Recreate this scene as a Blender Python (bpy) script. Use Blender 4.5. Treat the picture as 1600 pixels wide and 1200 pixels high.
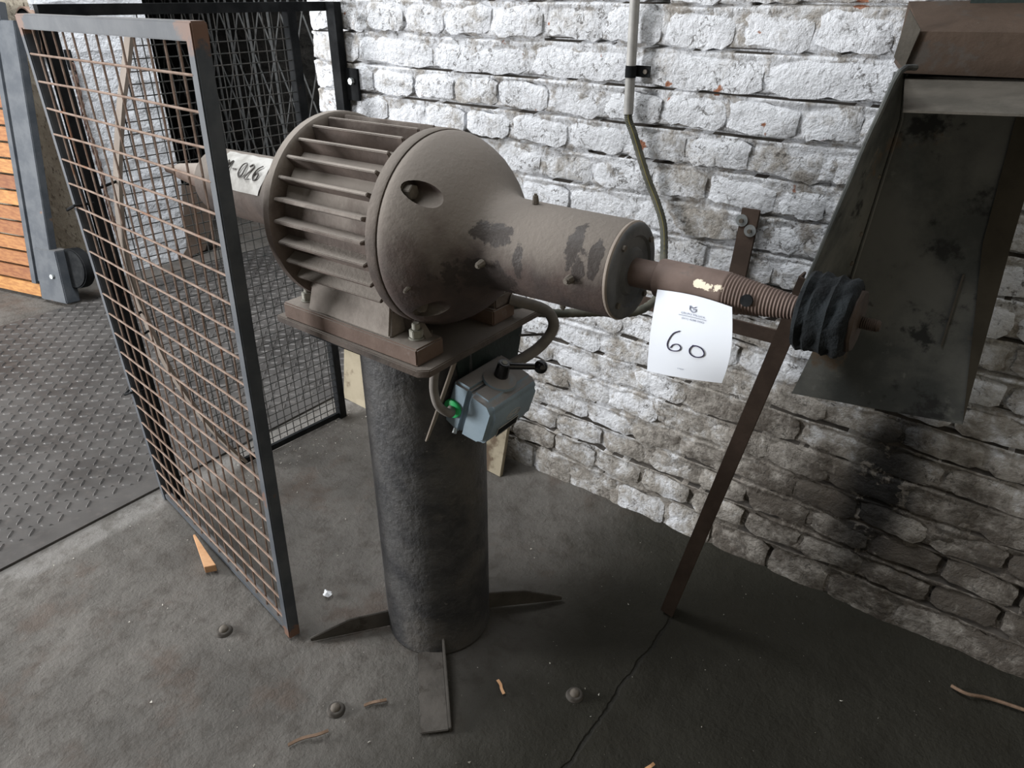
import bpy, bmesh, math, random
import numpy as np
from mathutils import Vector, Matrix
random.seed(7); rng = np.random.RandomState(7)
for o in list(bpy.data.objects): bpy.data.objects.remove(o)
S = bpy.context.scene
COL = S.collection
# ------------------------------------------------------------------ camera
# world: x along the brick wall, y into the wall, z up; metres
F_PX, PITCH, ROLL, AW, HCAM = 1110.0, math.radians(29.04), math.radians(.3), math.radians(53.66), 1.40
fh = Vector((-math.cos(AW), math.sin(AW), 0)); rt = Vector((math.sin(AW), math.cos(AW), 0)); zz = Vector((0, 0, 1))
fwd = fh*math.cos(PITCH) - zz*math.sin(PITCH); upv = fh*math.sin(PITCH) + zz*math.cos(PITCH)
r2 = rt*math.cos(ROLL) + upv*math.sin(ROLL); u2 = -rt*math.sin(ROLL) + upv*math.cos(ROLL)
cam = bpy.data.cameras.new('camera'); co = bpy.data.objects.new('camera', cam); COL.objects.link(co)
cam.sensor_fit = 'HORIZONTAL'; cam.sensor_width = 36.0; cam.lens = 36.0*F_PX/1600.0; cam.clip_start = .02
M = Matrix(((r2.x, u2.x, -fwd.x, 0), (r2.y, u2.y, -fwd.y, 0), (r2.z, u2.z, -fwd.z, HCAM), (0, 0, 0, 1)))
co.matrix_world = M; S.camera = co
# ------------------------------------------------------------------ light
S.view_settings.view_transform = 'Standard'; S.view_settings.look = 'None'
S.view_settings.gamma = 1.0; S.view_settings.use_curve_mapping = False
S.view_settings.exposure = -0.22
W = bpy.data.worlds.new('world'); S.world = W; W.use_nodes = True
W.node_tree.nodes['Background'].inputs[0].default_value = (.86, .93, 1, 1)
W.node_tree.nodes['Background'].inputs[1].default_value = .055
def area(name, loc, target, sx, sy, power, col):
    l = bpy.data.lights.new(name, 'AREA'); l.shape = 'RECTANGLE'; l.size = sx; l.size_y = sy; l.energy = power; l.color = col
    o = bpy.data.objects.new(name, l); COL.objects.link(o); o.location = loc
    o.rotation_euler = (Vector(target)-Vector(loc)).to_track_quat('-Z', 'Y').to_euler(); return o
area('roof_skylight', (-2.0, -.1, 4.2), (-1.6, .9, .8), 2.6, 1.4, 115, (.95, .975, 1))
area('passage_fill_light', (-2.85, 1.0, 3.4), (-3.9, 1.75, .6), .9, .9, 110, (.95, .975, 1))  # added fill light without a visible source, brightens the white reveal
area('open_doorway', (-5.0, -2.1, 1.25), (-1.0, .9, .6), 1.1, 2.2, 440, (.985, .99, 1))

# ------------------------------------------------------------------ helpers
def setp(o, label=None, cat=None, group=None, kind=None):
    for k, v in (('label', label), ('category', cat), ('group', group), ('kind', kind)):
        if v: o[k] = v
    return o
def thing(name, label, cat, loc=(0, 0, 0), group=None):
    o = bpy.data.objects.new(name, None); COL.objects.link(o); o.location = loc; o.empty_display_size = .05
    o['_w'] = 0; del o['_w']
    return setp(o, label, cat, group)
def rootloc(p):
    v = Vector((0, 0, 0))
    while p: v = v + p.location; p = p.parent
    return v
class MB:
    def __init__(s): s.v = []; s.f = []; s.sm = []
    def add(s, vs, fs, smooth=False):
        n = len(s.v); s.v += [tuple(v) for v in vs]; s.f += [tuple(i+n for i in f) for f in fs]; s.sm += [smooth]*len(fs); return s
    def box(s, lo, hi, M=None):
        x0, y0, z0 = lo; x1, y1, z1 = hi
        vs = [Vector(p) for p in ((x0,y0,z0),(x1,y0,z0),(x1,y1,z0),(x0,y1,z0),(x0,y0,z1),(x1,y0,z1),(x1,y1,z1),(x0,y1,z1))]
        if M is not None: vs = [M @ v for v in vs]
        return s.add(vs, [(0,3,2,1),(4,5,6,7),(0,1,5,4),(1,2,6,5),(2,3,7,6),(3,0,4,7)])
    def hexa(s, p):   # eight corners: bottom loop then top loop
        return s.add(p, [(0,3,2,1),(4,5,6,7),(0,1,5,4),(1,2,6,5),(2,3,7,6),(3,0,4,7)])
    def bar(s, a, b, w, h, up=(0, 0, 1)):    # rectangular bar from a to b, w across, h along up
        a, b = Vector(a), Vector(b); d = (b-a).normalized(); u = Vector(up); sd = d.cross(u).normalized(); u = sd.cross(d).normalized()
        q = [(-w/2, -h/2), (w/2, -h/2), (w/2, h/2), (-w/2, h/2)]
        return s.hexa([a+sd*x+u*y for x, y in q]+[b+sd*x+u*y for x, y in q])
    def prism(s, poly, d):   # poly: list of 3D points, extruded by d
        d = Vector(d); n = len(poly); vs = [Vector(p) for p in poly]; vs += [p+d for p in vs]
        fs = [tuple(range(n))[::-1], tuple(range(n, 2*n))]+[(i, (i+1) % n, n+(i+1) % n, n+i) for i in range(n)]
        return s.add(vs, fs)
    def cyl(s, a, b, ra, rb=None, n=16, smooth=True, caps=True):
        a, b = Vector(a), Vector(b); rb = ra if rb is None else rb; d = (b-a).normalized()
        e1 = d.orthogonal().normalized(); e2 = d.cross(e1)
        ring = lambda c, r: [c+(e1*math.cos(t)+e2*math.sin(t))*r for t in [2*math.pi*i/n for i in range(n)]]
        s.add(ring(a, ra)+ring(b, rb), [(i, (i+1) % n, n+(i+1) % n, n+i) for i in range(n)], smooth)
        if caps:
            s.add(ring(a, ra), [tuple(range(n))[::-1]]); s.add(ring(b, rb), [tuple(range(n))])
        return s
    def lathe(s, prof, o, d, n=48, smooth=True, a0=0, wob=None):   # prof: (t along d, r)
        o, d = Vector(o), Vector(d).normalized(); e1 = Vector((0, 0, 1)) if abs(d.z) < .9 else Vector((1, 0, 0)); e1 = (e1-d*e1.dot(d)).normalized(); e2 = d.cross(e1)
        vs = []
        for k, (t, r) in enumerate(prof):
            for i in range(n):
                a = 2*math.pi*i/n; rr = r*(1+(wob(k, a) if wob else 0)); vs.append(o+d*t+(e1*math.cos(a)+e2*math.sin(a))*rr)
        fs = [(k*n+i, k*n+(i+1) % n, (k+1)*n+(i+1) % n, (k+1)*n+i) for k in range(len(prof)-1) for i in range(n)]
        return s.add(vs, [f[::-1] for f in fs], smooth)
    def tube(s, pts, r, n=8, smooth=True, closed=False):
        P = [Vector(p) for p in pts]; m = len(P); vs = []; prev = None
        for i, p in enumerate(P):
            if closed: d = (P[(i+1) % m]-P[i-1]).normalized()
            else: d = (P[min(i+1, m-1)]-P[max(i-1, 0)]).normalized()
            if prev is None: e1 = d.orthogonal().normalized()
            else: e1 = (prev-d*prev.dot(d)).normalized()
            prev = e1; e2 = d.cross(e1); rr = r[i] if isinstance(r, (list, tuple)) else r
            vs += [p+(e1*math.cos(2*math.pi*j/n)+e2*math.sin(2*math.pi*j/n))*rr for j in range(n)]
        k = m if closed else m-1
        s.add(vs, [(i*n+j, i*n+(j+1) % n, ((i+1) % m)*n+(j+1) % n, ((i+1) % m)*n+j) for i in range(k) for j in range(n)], smooth)
        if not closed:
            s.add(vs[:n], [tuple(range(n))[::-1]]); s.add(vs[-n:], [tuple(range(n))])
        return s
    def ribbon(s, pts, w, t, side):   # flat strip of width w (along side) and thickness t
        P = [Vector(p) for p in pts]; sd = Vector(side).normalized(); vs = []
        for i, p in enumerate(P):
            d = (P[min(i+1, len(P)-1)]-P[max(i-1, 0)]).normalized(); nn = sd.cross(d).normalized()
            vs += [p+sd*a*w/2+nn*b*t/2 for a, b in ((-1,-1),(1,-1),(1,1),(-1,1))]
        fs = [(i*4+j, i*4+(j+1) % 4, (i+1)*4+(j+1) % 4, (i+1)*4+j) for i in range(len(P)-1) for j in range(4)]
        fs += [(3,2,1,0), tuple(len(vs)-4+j for j in range(4))]
        return s.add(vs, fs)
    def sphere(s, c, r, n=16, m=10, sc=(1, 1, 1)):
        c = Vector(c); vs = [c+Vector((0,0,r*sc[2]))]
        for i in range(1, m):
            t = math.pi*i/m
            vs += [c+Vector((r*sc[0]*math.sin(t)*math.cos(2*math.pi*j/n), r*sc[1]*math.sin(t)*math.sin(2*math.pi*j/n), r*sc[2]*math.cos(t))) for j in range(n)]
        vs.append(c-Vector((0,0,r*sc[2]))); L = len(vs)-1
        fs = [(0, 1+j, 1+(j+1) % n) for j in range(n)]
        for i in range(m-2): fs += [(1+i*n+j, 1+(i+1)*n+j, 1+(i+1)*n+(j+1) % n, 1+i*n+(j+1) % n) for j in range(n)]
        fs += [(L, 1+(m-2)*n+(j+1) % n, 1+(m-2)*n+j) for j in range(n)]
        return s.add(vs, fs, True)
    def mesh(s, name, mat, off=Vector((0, 0, 0)), bevel=0, seg=2, fixn=True):
        me = bpy.data.meshes.new(name); me.from_pydata([tuple(Vector(v)-off) for v in s.v], [], s.f)
        for p, sm in zip(me.polygons, s.sm): p.use_smooth = sm
        if bevel or fixn:
            bm = bmesh.new(); bm.from_mesh(me); bmesh.ops.remove_doubles(bm, verts=bm.verts, dist=1e-6)
            if fixn: bmesh.ops.recalc_face_normals(bm, faces=bm.faces)
            if bevel:
                ed = [e for e in bm.edges if len(e.link_faces) == 2 and e.calc_face_angle(0) > .5]
                bmesh.ops.bevel(bm, geom=ed, offset=bevel, segments=seg, affect='EDGES', clamp_overlap=True)
                for f in bm.faces: f.smooth = True
            bm.to_mesh(me); bm.free()
            if bevel:
                try: me.set_sharp_from_angle(angle=math.radians(50))
                except Exception: pass
        if not bevel and any(s.sm):
            try: me.set_sharp_from_angle(angle=math.radians(40))
            except Exception: pass
        for m_ in (mat if isinstance(mat, (list, tuple)) else [mat]): me.materials.append(m_)
        return me
    def obj(s, name, mat, parent=None, bevel=0, label=None, kind=None, seg=2):
        off = rootloc(parent) if parent else Vector((0, 0, 0))
        me = s.mesh(name, mat, off, bevel, seg); o = bpy.data.objects.new(name, me); COL.objects.link(o); o.parent = parent
        if label: o['label'] = label
        if kind: o['kind'] = kind
        return o
def top(mb, name, mat, label, cat, group=None, bevel=0, base=None):
    """a one-mesh thing with its origin at its base"""
    c = np.array([tuple(v) for v in mb.v]); b = Vector(((c[:,0].min()+c[:,0].max())/2, (c[:,1].min()+c[:,1].max())/2, c[:,2].min())) if base is None else Vector(base)
    me = mb.mesh(name, mat, b, bevel); o = bpy.data.objects.new(name, me); COL.objects.link(o); o.location = b
    return setp(o, label, cat, group)
def linked(name, me, parent, loc=(0, 0, 0), rot=(0, 0, 0), scale=(1, 1, 1)):
    o = bpy.data.objects.new(name, me); COL.objects.link(o); o.parent = parent; o.location = loc; o.rotation_euler = rot; o.scale = scale; return o
# numpy value noise
_T = rng.rand(256, 256)
def vnoise(x, y, s):
    x = np.asarray(x)*s; y = np.asarray(y)*s; xi = np.floor(x).astype(int); yi = np.floor(y).astype(int); fx = x-xi; fy = y-yi
    fx = fx*fx*(3-2*fx); fy = fy*fy*(3-2*fy); g = lambda a, b: _T[a % 256, b % 256]
    return (g(xi, yi)*(1-fx)+g(xi+1, yi)*fx)*(1-fy)+(g(xi, yi+1)*(1-fx)+g(xi+1, yi+1)*fx)*fy
def fbm(x, y, s, o=4):
    r = 0; a = .5
    for i in range(o): r = r+a*(vnoise(np.asarray(x)+i*7.3, np.asarray(y)+i*3.1, s)-.5); s *= 2.1; a *= .5
    return r
# ------------------------------------------------------------------ materials
class NT:
    def __init__(s, name):
        s.m = bpy.data.materials.new(name); s.m.use_nodes = True; s.t = s.m.node_tree; s.b = s.t.nodes['Principled BSDF']; s.L = s.t.links
    def n(s, typ, **kw):
        nd = s.t.nodes.new(typ)
        for k, v in kw.items(): setattr(nd, k, v)
        return nd
    def inp(s, nd, i, v):
        if hasattr(v, 'is_output'): s.L.new(v, nd.inputs[i])
        else:
            if isinstance(v, tuple) and len(v) == 3 and nd.inputs[i].type == 'RGBA': v = v+(1,)
            nd.inputs[i].default_value = v
    def obj(s): return s.n('ShaderNodeTexCoord').outputs['Object']
    def pos(s): return s.n('ShaderNodeNewGeometry').outputs['Position']
    def nrm(s): return s.n('ShaderNodeNewGeometry').outputs['Normal']
    def sep(s, v):
        nd = s.n('ShaderNodeSeparateXYZ'); s.inp(nd, 0, v); return nd.outputs
    def noise(s, co, sc, det=6, rough=.6, dist=0):
        nd = s.n('ShaderNodeTexNoise'); s.inp(nd, 'Vector', co); nd.inputs['Scale'].default_value = sc; nd.inputs['Detail'].default_value = det
        nd.inputs['Roughness'].default_value = rough; nd.inputs['Distortion'].default_value = dist; return nd.outputs['Fac']
    def scl(s, co, v):
        nd = s.n('ShaderNodeMapping'); s.inp(nd, 0, co); nd.inputs['Scale'].default_value = v; return nd.outputs[0]
    def math(s, op, a, b=None, c=None):
        nd = s.n('ShaderNodeMath', operation=op); s.inp(nd, 0, a)
        if b is not None: s.inp(nd, 1, b)
        if c is not None: s.inp(nd, 2, c)
        return nd.outputs[0]
    def ramp(s, v, lo, hi, a=0., b=1.):
        nd = s.n('ShaderNodeMapRange', interpolation_type='SMOOTHSTEP'); s.inp(nd, 0, v)
        for i, q in ((1, lo), (2, hi), (3, a), (4, b)): s.inp(nd, i, q)
        return nd.outputs[0]
    def mix(s, f, a, b):
        nd = s.n('ShaderNodeMix', data_type='RGBA'); s.inp(nd, 0, f); s.inp(nd, 6, a); s.inp(nd, 7, b); return nd.outputs[2]
    def bump(s, h, st, d=.01, nrm=None):
        nd = s.n('ShaderNodeBump'); nd.inputs['Strength'].default_value = st; nd.inputs['Distance'].default_value = d; s.inp(nd, 'Height', h)
        if nrm is not None: s.L.new(nrm, nd.inputs['Normal'])
        return nd.outputs[0]
    def fin(s, col, rough=.8, metal=0., bump=None, spec=.3):
        s.inp(s.b, 'Base Color', col); s.inp(s.b, 'Roughness', rough); s.inp(s.b, 'Metallic', metal); s.b.inputs['Specular IOR Level'].default_value = spec
        if bump is not None: s.L.new(bump, s.b.inputs['Normal'])
        return s.m
def simple(name, a, b, sc=15, rough=.7, metal=0., bst=.25, bsc=80, spots=(), dust=None, world=False, spec=.3, lo=.35, hi=.65):
    t = NT(name); co = t.pos() if world else t.obj()
    col = t.mix(t.ramp(t.noise(co, sc), lo, hi), a, b)
    for c, s_, th, sf in spots: col = t.mix(t.ramp(t.noise(co, s_, 5, .65), th, th+sf), col, c)
    if dust:
        c, lo_, hi_, amt = dust
        nz = t.sep(t.nrm())[2]; nn = t.noise(co, 25, 5)
        f = t.math('MULTIPLY', t.ramp(t.math('ADD', nz, t.math('MULTIPLY_ADD', nn, .8, -.4)), lo_, hi_), amt)
        col = t.mix(f, col, c)
    h = t.noise(co, bsc, 5)
    return t.fin(col, rough, metal, t.bump(h, bst, .004), spec)
DUST = (.20, .175, .151); DUST2 = (.29, .257, .225)
m_iron = simple('cast_iron_dusty', (.062, .05, .045), (.115, .088, .074), 9, .82, 0, .3, 120, [((.03, .027, .027), 6, .58, .12)], (DUST, -.25, .75, .92))
m_fin = simple('fin_iron_dusty', (.085, .066, .056), (.13, .10, .085), 14, .85, 0, .3, 120, [], (DUST2, -.1, .6, .95))
m_brown = simple('brown_painted_iron', (.11, .072, .055), (.155, .108, .085), 10, .75, 0, .25, 90, [((.2, .165, .14), 22, .6, .15)], (DUST2, .2, .9, .9))
m_darksteel = simple('dark_grey_paint', (.055, .063, .074), (.085, .093, .103), 12, .6, 0, .15, 70, [((.16, .095, .06), 16, .68, .08)], ((.19, .18, .17), .55, 1, .7))
m_black = simple('black_paint', (.010, .011, .012), (.022, .023, .024), 14, .85, 0, .2, 90, [((.07, .04, .025), 30, .7, .08)], spec=.08)
m_rust = simple('rusty_wire', (.20, .135, .10), (.30, .22, .175), 30, .85, 0, .3, 200, [((.24, .12, .07), 9, .60, .1)])
m_meshblack = simple('dark_wire', (.035, .038, .036), (.065, .06, .054), 40, .7, 0, .2, 150)
m_greywire = simple('galvanised_grey', (.16, .165, .165), (.24, .24, .235), 30, .6, .2, .2, 120, [((.16, .09, .05), 40, .68, .1)])
m_brownbar = simple('brown_oxide_bar', (.062, .043, .033), (.092, .064, .049), 10, .8, 0, .2, 80, [((.05, .035, .028), 20, .6, .15)])
m_hoodsheet = simple('sooty_sheet', (.07, .075, .072), (.16, .162, .15), 7, .75, 0, .25, 60, [((.26, .26, .24), 18, .60, .18), ((.035, .036, .036), 12, .56, .1), ((.14, .105, .075), 9, .64, .1)])
m_ledge = simple('dusty_ledge', (.075, .068, .056), (.11, .098, .082), 12, .9, 0, .3, 90, [((.30, .20, .12), 30, .72, .06), ((.05, .045, .04), 25, .72, .05)])
m_beam = simple('brown_beam', (.052, .034, .023), (.075, .05, .035), 9, .75, 0, .3, 60, [((.06, .05, .042), 14, .55, .12), ((.22, .21, .18), 24, .69, .06)])
m_tube = simple('black_pedestal', (.034, .034, .036), (.078, .076, .074), 11, .6, 0, 1., 60, [((.16, .15, .14), 70, .66, .05), ((.10, .092, .083), 5, .5, .2)], (DUST, .2, .9, .6), spec=.4)
m_buff = simple('black_buff_cloth', (.003, .004, .005), (.010, .013, .015), 25, .95, 0, .9, 160)
m_switch = simple('blue_grey_casting', (.20, .26, .305), (.245, .31, .355), 10, .5, 0, .12, 120, [((.06, .07, .08), 40, .74, .04)], ((.235, .21, .19), .45, .85, .92))
m_blackgloss = simple('black_bakelite', (.006, .006, .007), (.012, .012, .013), 20, .22, 0, .03, 60, spec=.6)
m_green = simple('green_plastic', (.03, .40, .12), (.05, .50, .17), 20, .45, 0, .05, 60)
m_cable = simple('dusty_cable', (.16, .145, .13), (.22, .20, .18), 25, .8, 0, .15, 150)
m_conduit = simple('grey_conduit', (.33, .325, .31), (.42, .41, .39), 20, .6, .2, .1, 60, [((.15, .14, .13), 30, .66, .1)])
m_flex = simple('flex_conduit', (.07, .072, .058), (.13, .125, .10), 20, .7, 0, .1, 60, [((.23, .20, .08), 18, .62, .1)])
m_bolt = simple('dusty_bolt', (.10, .085, .07), (.17, .15, .125), 40, .7, .1, .2, 200)
m_nut = simple('zinc_nut', (.26, .255, .215), (.34, .33, .29), 40, .6, .1, .1, 200)
m_washer = simple('zinc_washer', (.33, .35, .35), (.42, .44, .44), 60, .45, .5, .1, 200)
m_flange = simple('grey_flange_face', (.075, .077, .08), (.125, .125, .125), 15, .75, 0, .2, 90, [((.25, .23, .2), 30, .7, .08)])
m_strap = simple('tan_strap', (.21, .175, .145), (.27, .23, .195), 8, .85, 0, .2, 60)
m_chain = simple('rusty_chain', (.10, .06, .05), (.2, .125, .10), 30, .8, .1, .2, 150)
m_beige = simple('beige_board', (.25, .215, .15), (.33, .285, .205), 8, .8, 0, .2, 60, [((.12, .085, .055), 5, .55, .1)]); m_crumb = simple('pale_crumb', (.5, .48, .43), (.50, .47, .41), 30, .9)
m_wedge = simple('fresh_wood', (.52, .28, .14), (.60, .35, .19), 30, .7, 0, .1, 100)
m_twig = simple('dry_twig', (.14, .09, .06), (.21, .14, .095), 40, .8)
m_scrap = simple('white_scrap', (.75, .77, .8), (.85, .86, .88), 30, .8)
m_ink = simple('dark_blue_ink', (.018, .014, .05), (.03, .022, .07), 30, .5, bst=0)
m_print = simple('grey_print', (.20, .22, .30), (.24, .26, .34), 30, .6, bst=0)
m_paper = simple('white_paper', (.84, .88, .95), (.86, .90, .96), 10, .6, bst=.02, bsc=40)
m_tag = simple('grubby_label', (.33, .32, .295), (.50, .49, .465), 25, .7, bst=.1)
m_tagink = simple('faded_ink', (.10, .095, .09), (.16, .15, .14), 30, .8, bst=0)
m_dgreen = simple('dark_green_paint', (.010, .017, .015), (.018, .028, .024), 10, .6)
m_brownsheet = simple('brown_sheet', (.12, .09, .07), (.17, .13, .105), 6, .85)
m_footdust = simple('dirt_caked_steel', (.06, .054, .047), (.09, .081, .071), 12, .9, 0, .4, 60, [((.05, .043, .036), 20, .55, .1)])

def wall_paint(name, brick):
    t = NT(name); p = t.pos(); z = t.sep(p)[2]; x = t.sep(p)[0]
    n1 = t.noise(p, 5.5, 8, .68, .4); n2 = t.noise(p, 26, 7, .7, .3); n3 = t.noise(p, 90, 4, .6)
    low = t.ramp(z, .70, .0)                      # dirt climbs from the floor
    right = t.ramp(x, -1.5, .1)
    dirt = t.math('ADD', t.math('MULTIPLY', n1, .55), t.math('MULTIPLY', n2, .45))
    dirt = t.math('ADD', dirt, t.math('MULTIPLY', low, .09)); dirt = t.math('ADD', dirt, t.math('MULTIPLY', right, .02)); dirt = t.math('ADD', dirt, t.math('MULTIPLY', t.math('MULTIPLY', t.ramp(z, .80, .30), t.ramp(x, -.85, -.35)), .17))  # last term paints the hood's shade low on the right, along with soot
    if brick:
        r = t.n('ShaderNodeObjectInfo').outputs['Random']; dirt = t.math('ADD', dirt, t.math('MULTIPLY_ADD', r, .14, -.09))
    paint = t.mix(n3, (.70, .715, .745), (.80, .815, .845))
    col = t.mix(t.ramp(dirt, .475, .64), paint, (.36, .335, .30))  # dirt also holds the painted hood shade low on the right
    col = t.mix(t.ramp(dirt, .60, .78), col, (.115, .10, .085))
    # fine dark flecks where the paint has flaked
    fl = t.math('MULTIPLY', t.ramp(t.noise(p, 55, 7, .8, .9), .535, .60), t.ramp(t.noise(p, 8, 5, .7), .38, .56))
    col = t.mix(t.math('MULTIPLY', fl, .85), col, (.10, .092, .083))
    red = t.math('MULTIPLY', t.ramp(t.noise(p, 17, 3, .5), .70, .73), t.ramp(z, .9, 1.05))
    col = t.mix(red, col, (.33, .15, .09))
    # soot plume on the wall under the hood
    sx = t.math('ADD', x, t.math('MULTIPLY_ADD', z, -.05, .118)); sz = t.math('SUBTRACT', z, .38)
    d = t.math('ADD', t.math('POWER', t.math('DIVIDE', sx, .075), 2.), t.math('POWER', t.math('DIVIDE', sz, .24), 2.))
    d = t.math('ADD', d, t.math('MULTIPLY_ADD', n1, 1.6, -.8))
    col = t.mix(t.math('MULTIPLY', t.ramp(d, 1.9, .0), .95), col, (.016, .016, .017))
    if not brick: col = t.mix(t.math('MULTIPLY', t.ramp(n2, .50, .60), .6), col, (.32, .29, .255))
    h = t.math('ADD', t.math('MULTIPLY', n2, .8), t.math('MULTIPLY', n3, .35))
    return t.fin(col, .9, 0, t.bump(h, .95, .014), .15)
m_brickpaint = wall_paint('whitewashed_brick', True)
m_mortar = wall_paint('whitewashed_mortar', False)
def floor_mat():
    t = NT('dusty_concrete'); p = t.pos(); x, y, z = t.sep(p)
    n1 = t.noise(p, 2.3, 8, .62, .3); n2 = t.noise(p, 17, 8, .68); n3 = t.noise(p, 110, 4, .6)
    col = t.mix(t.ramp(n1, .35, .65), (.10, .093, .084), (.15, .139, .126))
    col = t.mix(t.math('MULTIPLY', t.ramp(n2, .45, .68), .55), col, (.06, .051, .043))
    col = t.mix(t.math('MULTIPLY', t.ramp(t.noise(p, 4, 6, .65), .52, .66), .5), col, (.10, .072, .056))
    pale = t.math('MULTIPLY', t.ramp(t.math('ABSOLUTE', t.math('ADD', x, 1.945)), .07, .03), t.ramp(n2, .35, .6)); col = t.mix(t.math('MULTIPLY', pale, .6), col, (.27, .26, .245))
    # painted shade over the right-hand floor, together with grease around the buffing side
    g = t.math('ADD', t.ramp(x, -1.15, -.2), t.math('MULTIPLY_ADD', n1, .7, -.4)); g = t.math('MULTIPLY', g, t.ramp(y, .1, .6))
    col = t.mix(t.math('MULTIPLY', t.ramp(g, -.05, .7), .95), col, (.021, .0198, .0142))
    # crack running to the foot of the leg
    cx = t.math('ADD', x, t.math('MULTIPLY_ADD', t.noise(p, 14, 4, .6), .03, .425))
    ck = t.math('MULTIPLY', t.ramp(t.math('ABSOLUTE', cx), .006, .0015), t.ramp(y, 1.32, 1.27))
    col = t.mix(t.math('MULTIPLY', ck, .85), col, (.02, .019, .016))
    sp = t.ramp(t.noise(p, 160, 2, .5), .765, .78); col = t.mix(t.math('MULTIPLY', sp, .5), col, (.5, .48, .44))
    h = t.math('ADD', t.math('MULTIPLY', n2, .8), t.math('MULTIPLY', n3, .2)); h = t.math('SUBTRACT', h, t.math('MULTIPLY', ck, .5))
    return t.fin(col, .88, 0, t.bump(h, .9, .014), .2)
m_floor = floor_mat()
def tread_mat():
    t = NT('worn_steel_plate'); p = t.pos(); n1 = t.noise(p, 3, 6, .6); n2 = t.noise(p, 30, 5)
    col = t.mix(t.ramp(n1, .35, .65), (.066, .062, .059), (.102, .096, .091)); col = t.mix(t.ramp(n2, .5, .75), col, (.11, .10, .093))
    return t.fin(col, t.ramp(n1, .3, .7, .5, .68), .35, t.bump(n2, .15, .003), .4)
m_tread = tread_mat()
def rough_wall_mat(name, a, b, c):
    t = NT(name); p = t.pos(); n1 = t.noise(p, 5, 8, .65); v = t.n('ShaderNodeTexVoronoi'); t.inp(v, 'Vector', t.scl(p, (5, 5, 11))); v.inputs['Scale'].default_value = 1.3
    n2 = t.noise(p, 30, 6, .7); col = t.mix(t.ramp(n1, .35, .65), a, b); col = t.mix(t.ramp(n2, .52, .68), col, c)
    return t.fin(col, .92, 0, t.bump(t.math('ADD', n2, v.outputs['Distance']), .8, .03), .1)
m_rough = rough_wall_mat('bare_rough_wall', (.36, .32, .25), (.46, .42, .34), (.12, .10, .075))
m_white = rough_wall_mat('white_plaster', (.78, .80, .84), (.86, .88, .91), (.66, .67, .68))
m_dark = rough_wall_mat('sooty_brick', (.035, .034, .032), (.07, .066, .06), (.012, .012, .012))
def wood_mat(name, a, b):
    t = NT(name); p = t.obj(); r = t.n('ShaderNodeObjectInfo').outputs['Random']
    g = t.noise(t.scl(p, (2, 30, 30)), 3, 6, .6); col = t.mix(t.ramp(g, .35, .65), a, b)
    hs = t.n('ShaderNodeHueSaturation'); t.inp(hs, 'Color', col); t.inp(hs, 'Value', t.math('MULTIPLY_ADD', r, .6, .62)); t.inp(hs, 'Hue', t.math('MULTIPLY_ADD', r, .02, .49))
    return t.fin(hs.outputs[0], .55, 0, t.bump(g, .1, .003), .3)
m_wood = wood_mat('varnished_slat', (.25, .095, .032), (.36, .16, .055))

# ------------------------------------------------------------------ setting: floor
def grid_mesh(name, X, Y, zf, mat, plane='xy'):
    gx, gy = np.meshgrid(X, Y); q = zf(gx, gy)
    v = np.stack([gx, gy, q], -1) if plane == 'xy' else np.stack([gx, q, gy], -1)
    v = v.reshape(-1, 3); nx, ny = len(X), len(Y); i = np.arange(nx*ny).reshape(ny, nx)
    f = np.stack([i[:-1, :-1], i[:-1, 1:], i[1:, 1:], i[1:, :-1]], -1).reshape(-1, 4)
    me = bpy.data.meshes.new(name); me.vertices.add(len(v)); me.vertices.foreach_set('co', v.ravel().astype('f4'))
    me.loops.add(f.size); me.loops.foreach_set('vertex_index', f.ravel().astype('i4')); me.polygons.add(len(f))
    me.polygons.foreach_set('loop_start', (np.arange(len(f))*4).astype('i4')); me.polygons.foreach_set('loop_total', np.full(len(f), 4, 'i4'))
    me.polygons.foreach_set('use_smooth', np.ones(len(f), bool)); me.update(); me.validate(); me.materials.append(mat)
    return me
ax_x = np.concatenate([np.linspace(-7, -2.1, 40), np.arange(-2.08, .8, .016), np.linspace(.82, 3, 14)])
ax_y = np.concatenate([np.linspace(-4, .2, 34), np.arange(.216, 1.66, .016), np.linspace(1.68, 4.2, 30)])
def floor_z(x, y):
    m = np.clip((x+1.95)/.1, 0, 1)*np.clip((1.2-x)/.4, 0, 1)*np.clip((y-.0)/.3, 0, 1)*np.clip((1.75-y)/.1, 0, 1)
    z = fbm(x, y, 9, 4)*.013*m + fbm(x, y, 2, 2)*.006*m
    # dirt banked up at the foot of the wall
    z = z + m*np.clip((y-1.45)/.15, 0, 1)**2*(.016+.02*fbm(x, y, 8, 3))
    return np.minimum(z, .03)-.004
fl = bpy.data.objects.new('floor', grid_mesh('floor', ax_x, ax_y, floor_z, m_floor)); COL.objects.link(fl); setp(fl, 'grey dusty concrete workshop floor', None, None, 'structure')

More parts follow.
